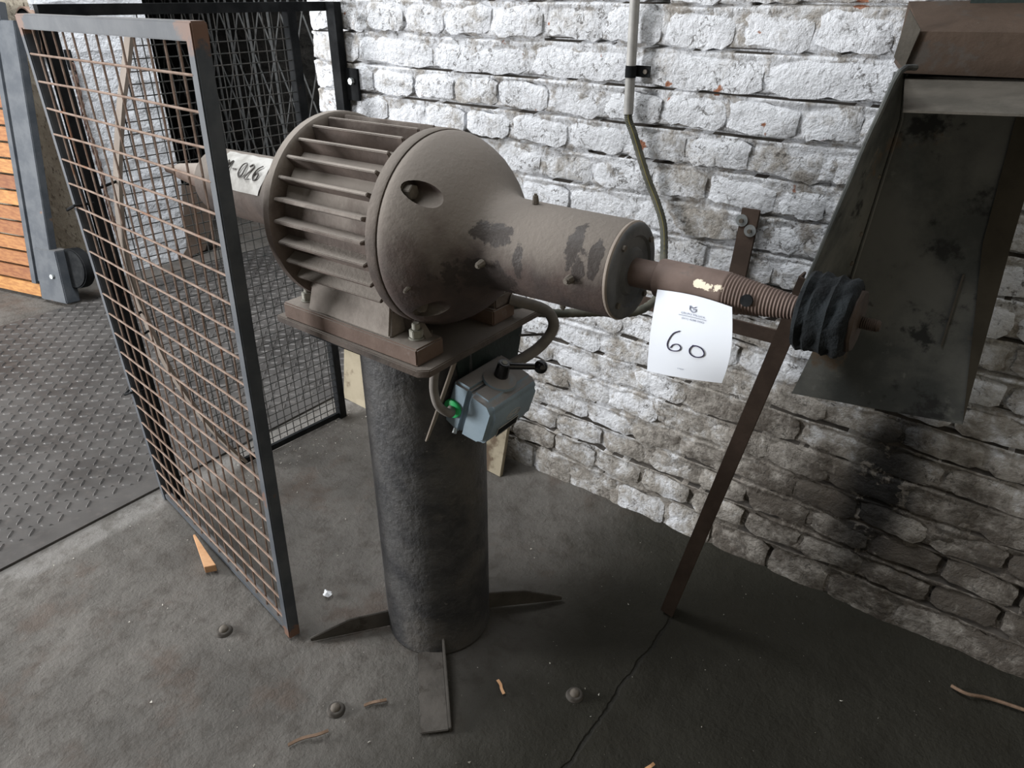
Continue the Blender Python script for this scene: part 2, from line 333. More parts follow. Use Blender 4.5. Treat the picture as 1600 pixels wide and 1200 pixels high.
# ------------------------------------------------------------------ setting: brick wall
YW = 1.60
rowc = [1.670, 1.585, 1.500, 1.415, 1.330, 1.243, 1.160, 1.078, .999, .920, .835, .758, .682, .605, .531, .455, .372, .295, .222, .140, .062]
JN = {1.330: [-1.705, -1.555, -1.403, -1.242, -1.081, -.917, -.769, -.602, -.442, -.296], 1.243: [-1.749, -1.452, -1.128, -.834, -.526],
      1.160: [-1.693, -1.529, -1.377, -1.226, -1.065, -.908, -.749, -.596, -.44, -.315], 1.078: [-1.181, -1.0, -.844, -.678, -.531, -.368],
      .999: [-1.08, -.923, -.761, -.617, -.459, -.348], .920: [-.993, -.811, -.678, -.531, -.386], .835: [-.598, -.436],
      .605: [-.801, -.640, -.479], .531: [-1.013, -.865, -.71, -.555, -.40, -.246, -.09, .077], .455: [-1.02, -.757, -.60, -.298, .015],
      .372: [-.963, -.817, -.668, -.526, -.363, -.212, -.05, .107], .295: [-.591, -.436, -.280], .222: [-.842, -.688, -.535, -.39], .140: [-.704], .062: [-.774]}
STRETCH = {1.243, .455}
XL, XR = -1.955, 1.15
rr = random.Random(3)
rows = []
for k, c in enumerate(rowc):
    J = list(JN.get(c, [-1.0+rr.uniform(-.07, .07)])); p = .31 if c in STRETCH else .156
    while J[0] > XL+p*1.3: J.insert(0, J[0]-p*rr.uniform(.94, 1.06))
    while J[-1] < XR-p: J.append(J[-1]+p*rr.uniform(.94, 1.06))
    J = [XL]+J+[XR]
    zt = (rowc[k-1]+c)/2 if k else c+.042; zb = (rowc[k+1]+c)/2 if k+1 < len(rowc) else -.02
    rows.append((c, zb, zt, J))
def wobz(x, z): return fbm(x, z, 3.1, 2)*.014
JT = .016
def wall_y(x, z):
    zq = z-wobz(x, z); dep = .0005+.022*np.clip(fbm(x, z, 6, 3)*2.6-.10, 0, 1)
    for c, zb, zt, J in rows:     # bed joint under each row: undercut below the brick, flush on the brick underneath
        t = np.clip((zq-(zb-JT*.5))/JT, 0, 1); m = (zq > zb-JT*.5) & (zq < zb+JT*.5)
        dep = np.where(m, np.where(t < .66, -.002+.002*t, .002+.024*np.clip((t-.66)/.16, 0, 1))*np.clip(1.15+3*fbm(x, z, 6, 2), .25, 1.4), dep)
    low = np.clip((.6-z)/.6, 0, 1)
    return YW+dep+fbm(x, z, 16, 4)*(.017+.010*low)+fbm(x*.6+z*.8, z*1.6-x, 34, 2)*.005+fbm(x, z, 1.6, 2)*.012
wx = np.arange(XL, XR+.001, .0058); wz = np.arange(-.03, 1.715, .0052)
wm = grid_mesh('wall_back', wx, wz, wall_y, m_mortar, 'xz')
# shadow lines under the bricks painted in: deep joint faces get dark mortar
m_jointshade = simple('joint_shade_mortar', (.05, .045, .04), (.09, .08, .07), 30, .95, world=True); wm.materials.append(m_jointshade)
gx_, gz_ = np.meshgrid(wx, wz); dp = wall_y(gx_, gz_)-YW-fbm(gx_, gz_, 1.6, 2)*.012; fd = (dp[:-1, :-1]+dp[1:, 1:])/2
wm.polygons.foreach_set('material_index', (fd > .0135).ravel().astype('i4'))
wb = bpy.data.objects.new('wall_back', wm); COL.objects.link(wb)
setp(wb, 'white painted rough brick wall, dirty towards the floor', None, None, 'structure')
# body of the wall behind the relief, and the wall above the frame
MB().box((XL, YW+.02, -.03), (XR, YW+.34, 2.9)).box((XL, YW-.002, 1.712), (XR, YW+.02, 2.9)).obj('masonry', m_white, wb)
def brick_mesh(i, asp):
    r = np.random.RandomState(100+i); nx, nz = (9 if asp < 3 else 13), 6
    U = np.linspace(0, 1, nx); V = np.linspace(0, 1, nz); vs = []; ph = r.rand(8)*6.28
    for v in V:
        for u in U:
            ex = min(u, 1-u)*asp; ev = v; et = 1-v
            rx = .7*(1-min(ex/.13, 1))**2; rb = .25*(1-min(ev/.10, 1))**2; rtp = .8*(1-min(et/.22, 1))**2
            y = .0065*min(rx+rb+rtp, 1.2)+.0022*math.sin(5*u+ph[0])*math.sin(4*v+ph[1])+.0018*(r.rand()-.5)-.004*(1-v)
            x = (u-.5)+(.03*math.sin(6*v+ph[2])+.05*(r.rand()-.5))/asp*(1 if u in (0, 1) else .4)
            zz_ = (v-.5)+(.06*math.sin(4*u+ph[3])+.10*(r.rand()-.5))*(1 if v in (0, 1) else .4)
            cut = .14*(max(0, 1-ex/.22))**2     # corners rounded off
            zz_ += cut*(1 if v < .5 else -1)*(abs(v-.5)*2)**3
            vs.append((x, y, zz_))
    fs = [(j*nx+i_, j*nx+i_+1, (j+1)*nx+i_+1, (j+1)*nx+i_) for j in range(nz-1) for i_ in range(nx-1)]
    ring = list(range(nx))+[j*nx+nx-1 for j in range(1, nz)]+[(nz-1)*nx+i_ for i_ in range(nx-2, -1, -1)]+[j*nx for j in range(nz-2, 0, -1)]
    n0 = len(vs); vs += [(vs[q][0], .03, vs[q][2]) for q in ring]
    fs += [(ring[q], n0+q, n0+(q+1) % len(ring), ring[(q+1) % len(ring)]) for q in range(len(ring))]
    me = bpy.data.meshes.new('brick'); me.from_pydata(vs, [], fs); me.materials.append(m_brickpaint)
    for p_ in me.polygons: p_.use_smooth = True
    me.set_sharp_from_angle(angle=math.radians(48)); return me
BH = [brick_mesh(i, 2.2) for i in range(14)]; BS = [brick_mesh(40+i, 4.4) for i in range(8)]
nb = 0
for c, zb, zt, J in rows:
    if c > 1.52: continue                      # above the picture the wall is plain
    for a, b in zip(J[:-1], J[1:]):
        w = b-a
        if w < .04 or a > .50: continue
        xm = (a+b)/2; h = zt-zb-JT
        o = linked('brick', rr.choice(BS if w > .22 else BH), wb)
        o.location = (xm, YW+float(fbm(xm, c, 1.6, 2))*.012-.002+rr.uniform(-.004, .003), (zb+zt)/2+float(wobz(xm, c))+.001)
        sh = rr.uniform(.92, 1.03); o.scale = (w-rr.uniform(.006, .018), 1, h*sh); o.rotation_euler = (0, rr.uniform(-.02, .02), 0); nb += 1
print('bricks', nb)
# far left masonry with the opening between, and the dark store behind it
wl = MB(); wl.box((-7, 1.66, -.02), (-3.972, 2.19, 2.9)); wlo = wl.obj('wall_left', m_rough); setp(wlo, 'bare rough wall beside the opening on the left', None, None, 'structure')
gy = np.arange(1.645, 2.2, .02); gz = np.arange(-.02, 2.0, .02)
me = grid_mesh('trim_1', gy, gz, lambda a, b: -3.965+fbm(a, b, 7, 4)*.016, m_white, 'xz')
for v in me.vertices: v.co = (v.co.y, v.co.x, v.co.z)
tr = bpy.data.objects.new('trim_1', me); COL.objects.link(tr); setp(tr, 'white plastered reveal of the opening', None, None, 'structure')
st = lambda name, mb, m, lab: setp(mb.obj(name, m), lab, None, None, 'structure')
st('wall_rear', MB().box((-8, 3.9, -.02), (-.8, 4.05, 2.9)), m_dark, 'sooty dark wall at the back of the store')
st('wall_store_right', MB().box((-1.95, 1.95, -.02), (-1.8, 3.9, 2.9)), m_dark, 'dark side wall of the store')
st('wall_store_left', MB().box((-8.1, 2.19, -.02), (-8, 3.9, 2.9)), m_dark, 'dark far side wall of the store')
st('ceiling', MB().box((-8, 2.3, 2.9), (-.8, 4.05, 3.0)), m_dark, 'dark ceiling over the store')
st('wall_light_block', MB().box((1.15, -3.5, -.02), (1.3, 1.95, 3.2)), m_rough, 'added wall out of view at the right, blocking light')  # unseen wall added to keep ambient light off the right side
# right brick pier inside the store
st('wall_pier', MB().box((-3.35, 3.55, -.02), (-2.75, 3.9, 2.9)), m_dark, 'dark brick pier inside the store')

# ------------------------------------------------------------------ chequer plate in the floor
tp = thing('floor_plate', 'worn steel chequer plate let into the floor at the left', 'floor plate', (-2.87, .9, 0))
MB().box((-3.75, -2.2, -.002), (-1.99, 2.9, .004)).obj('sheet', m_tread, tp, label='flat steel sheet')
lug = MB(); sp = .041; k = 0
for iy in range(int(4.9/sp)):
    for ix in range(int(1.72/sp)):
        x = -3.72+ix*sp; y = -2.0+iy*sp
        if y > 2.6 or y < -1.2: continue
        a = math.radians(45 if (ix+iy) % 2 else -45); d = Vector((math.cos(a), math.sin(a), 0)); s_ = Vector((-d.y, d.x, 0)); c0 = Vector((x, y, .004))
        L, w_, h_ = .0195, .0055, .0040
        lug.add([c0-d*L, c0-d*L*.4+s_*w_, c0+d*L*.4+s_*w_, c0+d*L, c0+d*L*.4-s_*w_, c0-d*L*.4-s_*w_, c0-d*L*.6+Vector((0, 0, h_)), c0+d*L*.6+Vector((0, 0, h_))],
                [(0, 6, 1), (1, 6, 7, 2), (2, 7, 3), (3, 7, 4), (4, 7, 6, 5), (5, 6, 0)], False)
me = bpy.data.meshes.new('raised_lugs'); me.from_pydata([tuple(Vector(v)-tp.location) for v in lug.v], [], [f[::-1] for f in lug.f]); me.materials.append(m_tread)
lo = linked('raised_lugs', me, tp); lo['kind'] = 'stuff'; lo['label'] = 'rows of small raised lugs'

# ------------------------------------------------------------------ dark things in the store behind: folding lattice gate
YG = 3.2
lg = thing('folding_gate', 'grey folding lattice gate across the dark store', 'gate', (-4.2, YG, 0))
xs = np.arange(-6.3, -3.0, .22); vb = MB().box((-.008, -.004, 0), (.008, .004, 1.9)).mesh('upright', m_greywire)
for x in xs: linked('upright', vb, lg, (x+4.2, 0, 0))
dm = [MB().bar((-.11, 0, -.25), (.11, 0, .25), .004, .011, (0, 0, 1)).mesh('lattice_bar', m_greywire), MB().bar((.11, .006, -.25), (-.11, .006, .25), .004, .011, (0, 0, 1)).mesh('lattice_bar', m_greywire)]
for x in xs[:-1]:
    for j in range(4):
        for q in (0, 1): linked('lattice_bar', dm[q], lg, (x+.11+4.2, .008, .26+j*.5))
MB().box((-3.06, YG-.03, 0), (-2.94, YG+.03, 1.95)).obj('gate_post', m_black, lg)
MB().box((-6.35, YG-.02, 1.9), (-2.94, YG+.02, 1.95)).obj('top_rail', m_black, lg)
MB().box((-6.35, YG-.02, .0), (-2.94, YG+.02, .012)).obj('bottom_track', m_black, lg)
top(MB().prism([(-3.945, 2.06, 0), (-3.945, 2.23, .02), (-3.945, 2.41, .35), (-3.945, 2.17, .42), (-3.945, 2.12, .06)], (.006, 0, 0)), 'kick_plate', m_brownsheet, 'brown steel plate at the end of the white reveal', 'plate')

# ------------------------------------------------------------------ leaning wooden slat panel with caster, far left
sp_ = thing('slat_panel', 'varnished wooden slat panel in a dark steel frame leaning at the far left', 'panel', (-3.95, 1.312, 0))
pd = Vector((-.328, -.080, 0)).normalized(); pu = Vector((.03, .22, 1.25)); pu = (pu-pd*pu.dot(pd)).normalized(); pn = pd.cross(pu).normalized()
if pn.y > 0: pn = -pn
P0 = Vector((-3.947, 1.312, .01))
pp = lambda a, b, c=0: P0+pd*a+pu*b+pn*c
HP = 1.275; SW = .0
for nm, a0, a1, b0, b1 in (('stile', -.125, .0, .085, HP), ('stile', 1.05, 1.12, .0, HP), ('top_rail', -.04, 1.12, HP-.005, HP+.075)):
    MB().hexa([pp(a0, b0, -.02), pp(a1, b0, -.02), pp(a1, b0, .02), pp(a0, b0, .02), pp(a0, b1, -.02), pp(a1, b1, -.02), pp(a1, b1, .02), pp(a0, b1, .02)]).obj(nm, m_darksteel, sp_, bevel=.003)
MB().hexa([pp(SW, .075, -.02), pp(SW+.03, .075, -.02), pp(SW+.03, .075, .03), pp(SW, .075, .03), pp(SW, HP, -.02), pp(SW+.03, HP, -.02), pp(SW+.03, HP, .03), pp(SW, HP, .03)]).obj('frame_edge', m_darksteel, sp_, label='lighter grey inner frame edge')
nsl = 17; pitch = (HP-.0)/nsl
for k in range(nsl):
    b0 = .0+k*pitch; a0 = -.0 if k == 0 else SW+.025
    MB().hexa([pp(a0, b0+.004, -.012), pp(1.06, b0+.004, -.012), pp(1.06, b0+.004, .012), pp(a0, b0+.004, .012), pp(a0, b0+pitch-.006, -.012), pp(1.06, b0+pitch-.006, -.012), pp(1.06, b0+pitch-.006, .012), pp(a0, b0+pitch-.006, .012)]).obj('slat', m_wood, sp_, bevel=.002)
cw = thing('caster_dummy', '', '')
bpy.data.objects.remove(cw)
wc = pp(-.10, .17, -.03)
brk = MB().hexa([pp(-.20, .0, -.05), pp(-.02, .0, -.05), pp(-.02, .0, .028), pp(-.20, .0, .028), pp(-.17, .26, -.05), pp(-.02, .26, -.05), pp(-.02, .26, .028), pp(-.17, .26, .028)]).obj('caster_bracket', m_darksteel, sp_, bevel=.004)
MB().cyl(wc-pn*.05-pd*.10, wc+pn*.01-pd*.10, .10, n=28).obj('caster_wheel', m_black, sp_, bevel=.006)
MB().cyl(pp(-.13, .13, .028), pp(-.13, .13, .038), .012, n=8).obj('axle_bolt', m_washer, sp_)

# hanging chain and disc on the reveal
ch = thing('chain', 'rusty iron chain hanging down the white reveal', 'chain', (-3.92, 1.74, .02))
lk = MB(); pts = [(.011*math.cos(t), 0, .019*math.sin(t)) for t in [2*math.pi*i/12 for i in range(12)]]
lk.tube(pts, .0042, 6, closed=True); lkm = lk.mesh('chain_link', m_chain)
for i in range(37):
    z = .02+i*.0285; linked('chain_link', lkm, ch, (rr.uniform(-.003, .003), .004*math.sin(i*.4), z), (0, 0, math.pi/2*(i % 2)+.5+rr.uniform(-.2, .2)))
MB().box((-3.945, 1.733, 1.05), (-3.912, 1.752, 1.14)).obj('hook', m_black, ch)
dk = thing('iron_disc', 'dark iron disc with reddish rim hung high on the left wall', 'disc', (-4.015, 1.65, 1.10))
MB().lathe([(0, .0), (0, .105), (.02, .105), (.02, .0)], (-4.015, 1.655, 1.21), (0, -1, 0), 36).obj('plate', m_black, dk)
MB().lathe([(-.003, .104), (-.003, .112), (.024, .112), (.024, .104)], (-4.015, 1.655, 1.21), (0, -1, 0), 36).obj('rim', m_rust, dk)

# ------------------------------------------------------------------ mesh guard fence square to the wall
XF = -1.855
fxx = lambda y: -1.898+(y-.80)*.066
fp = lambda y, z: Vector((fxx(y), y, z))
fc = thing('guard_fence', 'black framed guard fence of fine square wire mesh square to the wall', 'fence', (XF, 1.12, 0))
MB().bar(fp(.80, 1.355), fp(1.59, 1.355), .024, .024).obj('top_rail', m_black, fc)
MB().bar(fp(1.03, .014), fp(1.46, .014), .012, .02).obj('bottom_rail', m_black, fc)
MB().bar(fp(.812, 0), fp(.812, 1.345), .026, .03, (0, 1, 0)).obj('post', m_black, fc)
MB().bar(fp(1.447, 0), fp(1.447, 1.345), .026, .028, (0, 1, 0)).obj('post', m_black, fc)
MB().box((XF+.02, 1.565, .7), (XF+.056, 1.592, 1.367)).obj('wall_post', m_black, fc)
wbk = MB().box((XF+.05, 1.585, 1.10), (XF+.105, 1.594, 1.19)).obj('wall_bracket', m_black, fc)
MB().cyl((XF+.082, 1.588, 1.155), (XF+.082, 1.575, 1.155), .010, n=6, smooth=False).obj('bolt', m_washer, wbk)
def smooth(pts, n=6):
    P = [Vector(p) for p in pts]; out = []
    for i in range(len(P)-1):
        p0, p1, p2, p3 = P[max(i-1, 0)], P[i], P[i+1], P[min(i+2, len(P)-1)]
        for k in range(n):
            t = k/n; out.append(.5*((2*p1)+(-p0+p2)*t+(2*p0-5*p1+4*p2-p3)*t*t+(-p0+3*p1-3*p2+p3)*t**3))
    return out+[P[-1]]
spt = [(1.003, 1.335), (.968, 1.24), (.924, 1.1255), (.872, .948), (.847, .76), (.858, .58), (.887, .409), (.962, .181), (1.045, .012)]
curve = smooth([fp(y, z) for y, z in spt], 6)
MB().ribbon(curve, .028, .010, (1, 0, 0)).obj('curved_edge_bar', m_strap, fc, label='tan flat bar bowed along the open edge of the mesh')
def edge_y(z): return float(np.interp(z, [p.z for p in curve][::-1], [p.y for p in curve][::-1]))
for z in np.arange(.05, 1.33, .0285): MB().cyl(fp(edge_y(z), z)+Vector((.003, 0, 0)), fp(1.45, z+rr.uniform(-.003, .003))+Vector((.003, 0, 0)), .0016, n=5).obj('mesh_wire', m_meshblack, fc)
for y in np.arange(.875, 1.44, .0285):
    zs = [p.z for p in curve if p.y < y]
    z1 = max(zs) if y < 1.0 else 1.345; MB().cyl(fp(y, min(zs) if y < 1.04 else .03), fp(y, z1), .0016, n=5).obj('mesh_wire', m_meshblack, fc)
for z in (.62, .56, .97): MB().cyl(fp(.815, z-.012), fp(edge_y(z), z), .0035, n=6).obj('tie_rod', m_black, fc)


# ------------------------------------------------------------------ rusty wire gate in the foreground
BL, BR, TR, TL = Vector((-1.922, .792, .0)), Vector((-1.171, .678, .0)), Vector((-1.171, .727, 1.352)), Vector((-1.922, .78, 1.347))
gt = thing('wire_gate', 'grey framed gate of rusty wire mesh standing open in front of the motor', 'gate', (BL+BR)/2)
def gate_mat():
    t = NT('grey_gate_paint'); p = t.pos(); n = t.noise(p, 12); n2 = t.noise(p, 45, 6, .65)
    col = t.mix(t.ramp(n, .35, .65), (.058, .066, .077), (.09, .098, .108))
    for c, r in (((-1.171, .727, 1.352), .055), ((-1.171, .678, .0), .04), ((-1.922, .78, 1.347), .05), ((-1.185, .692, .42), .022)):
        d = t.n('ShaderNodeVectorMath', operation='DISTANCE'); t.inp(d, 0, p); d.inputs[1].default_value = c
        col = t.mix(t.ramp(t.math('ADD', d.outputs['Value'], t.math('MULTIPLY_ADD', n2, .10, -.05)), r, r*.6), col, (.175, .10, .07))
    nz = t.sep(t.nrm())[2]; col = t.mix(t.math('MULTIPLY', t.ramp(nz, .6, .95), .6), col, (.19, .18, .17))
    return t.fin(col, .62, 0, t.bump(n2, .15, .003), .3)
m_gate = gate_mat()
gp = lambda u, v: (BL*(1-u)+BR*u)*(1-v)+(TL*(1-u)+TR*u)*v
gn = (BR-BL).cross(TL-BL).normalized()     # faces the camera side
FW = .026
def frame_bar(nm, a, b, up, w=FW, h=FW):
    o = MB().bar(a, b, w, h, up).obj(nm, m_gate, gt, bevel=.0025); return o
frame_bar('hinge_stile', gp(0, 0), gp(0, 1), gn, FW, .026); frame_bar('latch_stile', gp(1, 0), gp(1, 1), gn, FW, .029)
frame_bar('top_rail', gp(-.01, 1)-Vector((0, 0, FW/2)), gp(1.015, 1)-Vector((0, 0, FW/2)), gn, .030, .029); frame_bar('bottom_rail', gp(0, 0)+Vector((0, 0, .016)), gp(1, 0)+Vector((0, 0, .016)), gn, .02, .02)
NV, NH = 14, 23
for k in range(1, NV):
    u = k/NV+rr.uniform(-.004, .004)
    pts = [gp(u+rr.uniform(-.003, .003), v)+gn*(.006+rr.uniform(-.002, .002)) for v in np.linspace(.01, .985, 10)]
    MB().tube(smooth(pts, 2), .0023, 5).obj('vertical_wire', m_rust, gt)
for k in range(1, NH):
    v = k/NH*.985; sag = rr.uniform(-.003, .003)
    pts = [gp(u, v+sag*math.sin(u*3.1))+gn*(.0115+rr.uniform(-.001, .001)) for u in np.linspace(.012, .99, 8)]
    MB().tube(smooth(pts, 2), .0026, 5).obj('horizontal_wire', m_rust, gt)
for v in (.68, .285): MB().tube([gp(-.03, v)+gn*.012, gp(-.005, v)+gn*.03, gp(.03, v+.01)+gn*.02, gp(.055, v+.012)-gn*.02], .0035, 6).obj('tie_wire', m_black, gt)
# ------------------------------------------------------------------ the polishing machine
MX, MY = -.921, .944
mc = thing('polishing_machine', 'dusty double-ended polishing motor on a black steel pedestal', 'polishing machine', (MX, MY, 0))
AXO = Vector((-.85, MY, 1.018)); AXD = Vector((1, 0, .012)).normalized()
def ap(x, ang=0, r=0):    # point on the motor axis at world x, offset r at angle ang (0 = up, 90deg = towards the camera)
    t = (x-AXO.x)/AXD.x; e1 = Vector((-.012, 0, 1)).normalized()
    return AXO+AXD*t+(e1*math.cos(ang)+Vector((0, -1, 0))*math.sin(ang))*r
def lathe(prof, n=56, wob=None, mb=None): return (mb or MB()).lathe([(x, r) for x, r in prof], ap(0), AXD, n, wob=wob)
def bell_mat():
    t = NT('cast_iron_oiled'); p = t.obj(); x, y, z = t.sep(p); n1 = t.noise(p, 9); n2 = t.noise(p, 38, 6, .65); nz = t.sep(t.nrm())[2]
    col = t.mix(t.ramp(n1, .35, .65), (.055, .043, .04), (.10, .072, .062))
    du = t.math('MULTIPLY', t.ramp(t.math('ADD', nz, t.math('MULTIPLY_ADD', t.noise(p, 20, 5), 1., -.5)), -.3, .5), .93); col = t.mix(du, col, DUST)
    wet = None      # greasy runs left by the nipples
    for cx, cz, rx, rz in ((.385, 1.062, .014, .030), (.402, 1.040, .012, .022), (.292, 1.028, .010, .030), (.236, 1.058, .040, .016), (.427, 1.055, .010, .03), (.225, .985, .06, .03)):
        a = t.math('DIVIDE', t.math('SUBTRACT', x, cx), rx); b = t.math('DIVIDE', t.math('SUBTRACT', z, cz), rz)
        d = t.math('ADD', t.math('ADD', t.math('MULTIPLY', a, a), t.math('MULTIPLY', b, b)), t.math('MULTIPLY_ADD', n2, 5., -2.5))
        m = t.ramp(d, 1.15, .75); wet = m if wet is None else t.math('MAXIMUM', wet, m)
    wet = t.math('MULTIPLY', wet, t.ramp(y, -.02, -.035)); col = t.mix(t.math('MULTIPLY', wet, .85), col, (.036, .029, .026))
    return t.fin(col, t.math('MULTIPLY_ADD', wet, -.3, .82), 0, t.bump(t.noise(p, 120, 5), .3, .004), .3)
m_bell = bell_mat()
# pedestal tube
ped = MB().lathe([(.0, .128), (.008, .1275), (.70, .127), (.795, .127)], (MX, MY, 0), (0, 0, 1), 56, wob=lambda k, a: .004*math.sin(3*a+k)).obj('pedestal_tube', m_tube, mc, label='rough black steel tube')
for a in (-45, 45, 135, -128):
    d = Vector((math.cos(math.radians(a)), math.sin(math.radians(a)), 0)); s_ = Vector((-d.y, d.x, 0)); o0 = Vector((MX, MY, 0))
    f = MB(); p0 = o0+d*.12; L = .215 if a == -45 else .20
    if a == -45: f.hexa([p0-s_*.06+zz*.001, p0+d*L-s_*.06+zz*.001, p0+d*L+s_*.0+zz*.001, p0+s_*.0+zz*.001, p0-s_*.06+zz*.007, p0+d*L-s_*.06+zz*.007, p0+d*L+zz*.007, p0+zz*.007])
    f.prism([p0, p0+d*L, p0+d*L+zz*.012, p0+d*(L*.5)+zz*.048, p0+zz*.052], s_*.006)
    f.obj('foot', m_footdust, ped, bevel=.0015)
# mounting plate
pl = MB().prism([(-1.19, .797, .797), (-.79, .790, .797), (-.772, .805, .797), (-.772, 1.165, .797), (-1.19, 1.165, .797)], (0, 0, .015)).obj('mounting_plate', m_iron, mc, bevel=.002)
MB().box((-1.14, .835, .765), (-.85, .845, .80)).obj('plate_stiffener', m_black, pl); MB().box((-1.14, 1.06, .765), (-.82, 1.07, .80)).obj('plate_stiffener', m_black, pl)
MB().prism([(-.80, .90, .797), (-.80, 1.12, .797), (-.80, 1.09, .68), (-.80, .92, .68)], (.006, 0, 0)).obj('switch_bracket', m_dgreen, pl, label='dark green bracket behind the switch')
# motor feet
for side, y0, y1 in (('front', .800, .872), ('back', 1.02, 1.092)):
    pad = MB().box((-1.165, y0, .812), (-.797, y1, .846)).obj('foot_rail', m_brown, mc, bevel=.003)
    yo, yi = (y0+.004, y0+.05) if side == 'front' else (y1-.004, y1-.05)
    zt = .92
    yt = .835 if side == 'front' else 2*MY-.835
    MB().hexa([(-1.093, yo, .846), (-.866, yo, .846), (-.866, yi, .846), (-1.093, yi, .846), (-1.10, yt, zt), (-.885, yt, zt), (-.885, yt+(.06 if side == 'front' else -.06), zt), (-1.10, yt+(.06 if side == 'front' else -.06), zt)]).obj('foot_web', m_fin, pad, bevel=.004)
    MB().hexa([(-.866, yi-.005, .846), (-.815, yi-.005, .846), (-.815, yi+.012, .846), (-.866, yi+.012, .846), (-.868, yi-.005, .90), (-.862, yi-.005, .90), (-.862, yi+.012, .90), (-.868, yi+.012, .90)]).obj('gusset', m_iron, pad)
    for bx in (-1.130, -.832):
        by = y0+.038; b = MB().cyl((bx, by, .846), (bx, by, .849), .0155, n=20); b.cyl((bx, by, .849), (bx, by, .864), .0135, n=6, smooth=False); b.cyl((bx, by, .864), (bx, by, .876), .0075, n=14)
        b.obj('hold_down_nut', m_nut, pad, bevel=.0012)
MB().box((-.95, .88, .812), (-.85, .90, .835)).obj('gusset', m_iron, mc)
# stator with fins
stt = lathe([(-1.112, .0), (-1.112, .150), (-.862, .150), (-.862, .0)]).obj('stator_body', m_fin, mc)
for k in range(26):
    a = math.radians(-90+4+k*13.2)
    aa = math.degrees(a) % 360
    if 148 < aa < 212: continue
    e = (ap(0, a, 1)-ap(0)); tn = AXD.cross(e)
    f = MB(); x0, x1 = -1.106, -.874
    q = [(.146, -.0068), (.146, .0068), (.1765, .0030), (.1765, -.0030)]
    f.hexa([ap(x0)+e*r_+tn*w for r_, w in q]+[ap(x1 - (.0 if r_ < .15 else .004))+e*r_+tn*w for r_, w in q])
    f.obj('cooling_fin', m_fin, stt, bevel=.0012)
lathe([(-1.130, .150), (-1.130, .178), (-1.126, .183), (-1.110, .183), (-1.106, .178), (-1.106, .150)], 64).obj('rear_ring', m_fin, mc)
lathe([(-.872, .150), (-.872, .168), (-.869, .1745), (-.850, .1755), (-.846, .1735), (-.846, .150)], 64).obj('front_ring', m_iron, mc)
# end bells and bearing horns
bell = lathe([(-.848, .0), (-.848, .150), (-.848, .1695), (-.842, .1725), (-.832, .1725), (-.822, .1700), (-.805, .1630), (-.785, .1520), (-.765, .1370), (-.747, .1190), (-.733, .1030), (-.722, .0920), (-.712, .0845), (-.700, .0805),
              (-.69, .0790), (-.60, .0775), (-.478, .0765), (-.475, .0755), (-.475, .0725), (-.475, .0)], 72).obj('front_bell', m_bell, mc, label='smooth bell-shaped end casting with long bearing horn')
lathe([(-.476, .0), (-.476, .0755), (-.474, .0770), (-.471, .0770), (-.468, .0740)], 64).obj('flange_rim', m_strap, bell)
lathe([(-.4685, .0750), (-.466, .0735), (-.464, .068), (-.464, .056), (-.468, .053), (-.468, .038), (-.463, .034), (-.463, .0)], 64).obj('flange_face', m_flange, bell, label='dark grey flange face')
for a in (40, 130, 220, 310): MB().cyl(ap(-.466, math.radians(a), .062), ap(-.460, math.radians(a), .062), .005, n=8).obj('screw', m_bolt, bell)
lathe([(-1.126, .150), (-1.134, .170), (-1.15, .163), (-1.17, .148), (-1.195, .120), (-1.215, .095), (-1.235, .080), (-1.25, .0745), (-1.30, .0735), (-1.528, .072), (-1.533, .066), (-1.533, .0)], 56).obj('rear_bell', m_iron, mc)
# bolts standing in shallow pockets on the front bell
def bell_r(x):
    pr = [(-.842, .1725), (-.822, .170), (-.805, .163), (-.785, .152), (-.765, .137), (-.747, .119), (-.733, .103), (-.712, .085), (-.5, .0785)]
    return float(np.interp(x, [p[0] for p in pr], [p[1] for p in pr]))
bolts = []
for a, sgn in ((50, 1), (133, 1), (230, 1), (310, 1)):      # pockets milled along the axis around each tie bolt
    a = math.radians(a); ct = MB(); ct.lathe([(-.824, .0), (-.824, .016), (-.821, .019), (-.60, .021), (-.60, 0)], ap(0, a, .150), AXD, 24)
    cm = ct.mesh('cutter', m_iron); cob = bpy.data.objects.new('cutter', cm); COL.objects.link(cob); cob.location = -mc.location*0
    bell.location = mc.location; bell.parent = None
    md = bell.modifiers.new('b', 'BOOLEAN'); md.operation = 'DIFFERENCE'; md.object = cob; md.solver = 'EXACT'
    bpy.context.view_layer.update()
    nm = bpy.data.meshes.new_from_object(bell.evaluated_get(bpy.context.evaluated_depsgraph_get())); bell.modifiers.clear()
    if len(nm.polygons) > 500: bell.data = nm
    bpy.data.objects.remove(cob); bell.parent = mc; bell.location = (0, 0, 0)
    MB().cyl(ap(-.826, a, .150), ap(-.822, a, .150), .0145, n=20).cyl(ap(-.822, a, .150), ap(-.806, a, .150), .0125, n=6, smooth=False).obj('tie_bolt', m_bolt, bell, bevel=.001)
bell.data.name = 'front_bell'
try: bell.data.set_sharp_from_angle(angle=math.radians(35))
except Exception: pass
for x, a, s1 in ((-.697, 97, .0055), (-.530, 92, .006), (-.645, 3, .0045), (-.800, 110, .0035), (-.590, 180, .005)):
    a = math.radians(a); r_ = bell_r(x)
    MB().cyl(ap(x, a, r_-.004), ap(x, a, r_+.009), s1*1.25, s1, n=8).cyl(ap(x, a, r_+.009), ap(x, a, r_+.012), s1*.6, n=8).obj('grease_nipple', m_bolt, bell)
MB().box((-.845, 1.03, .812), (-.80, 1.09, .87)).obj('terminal_box', m_iron, mc, bevel=.003)
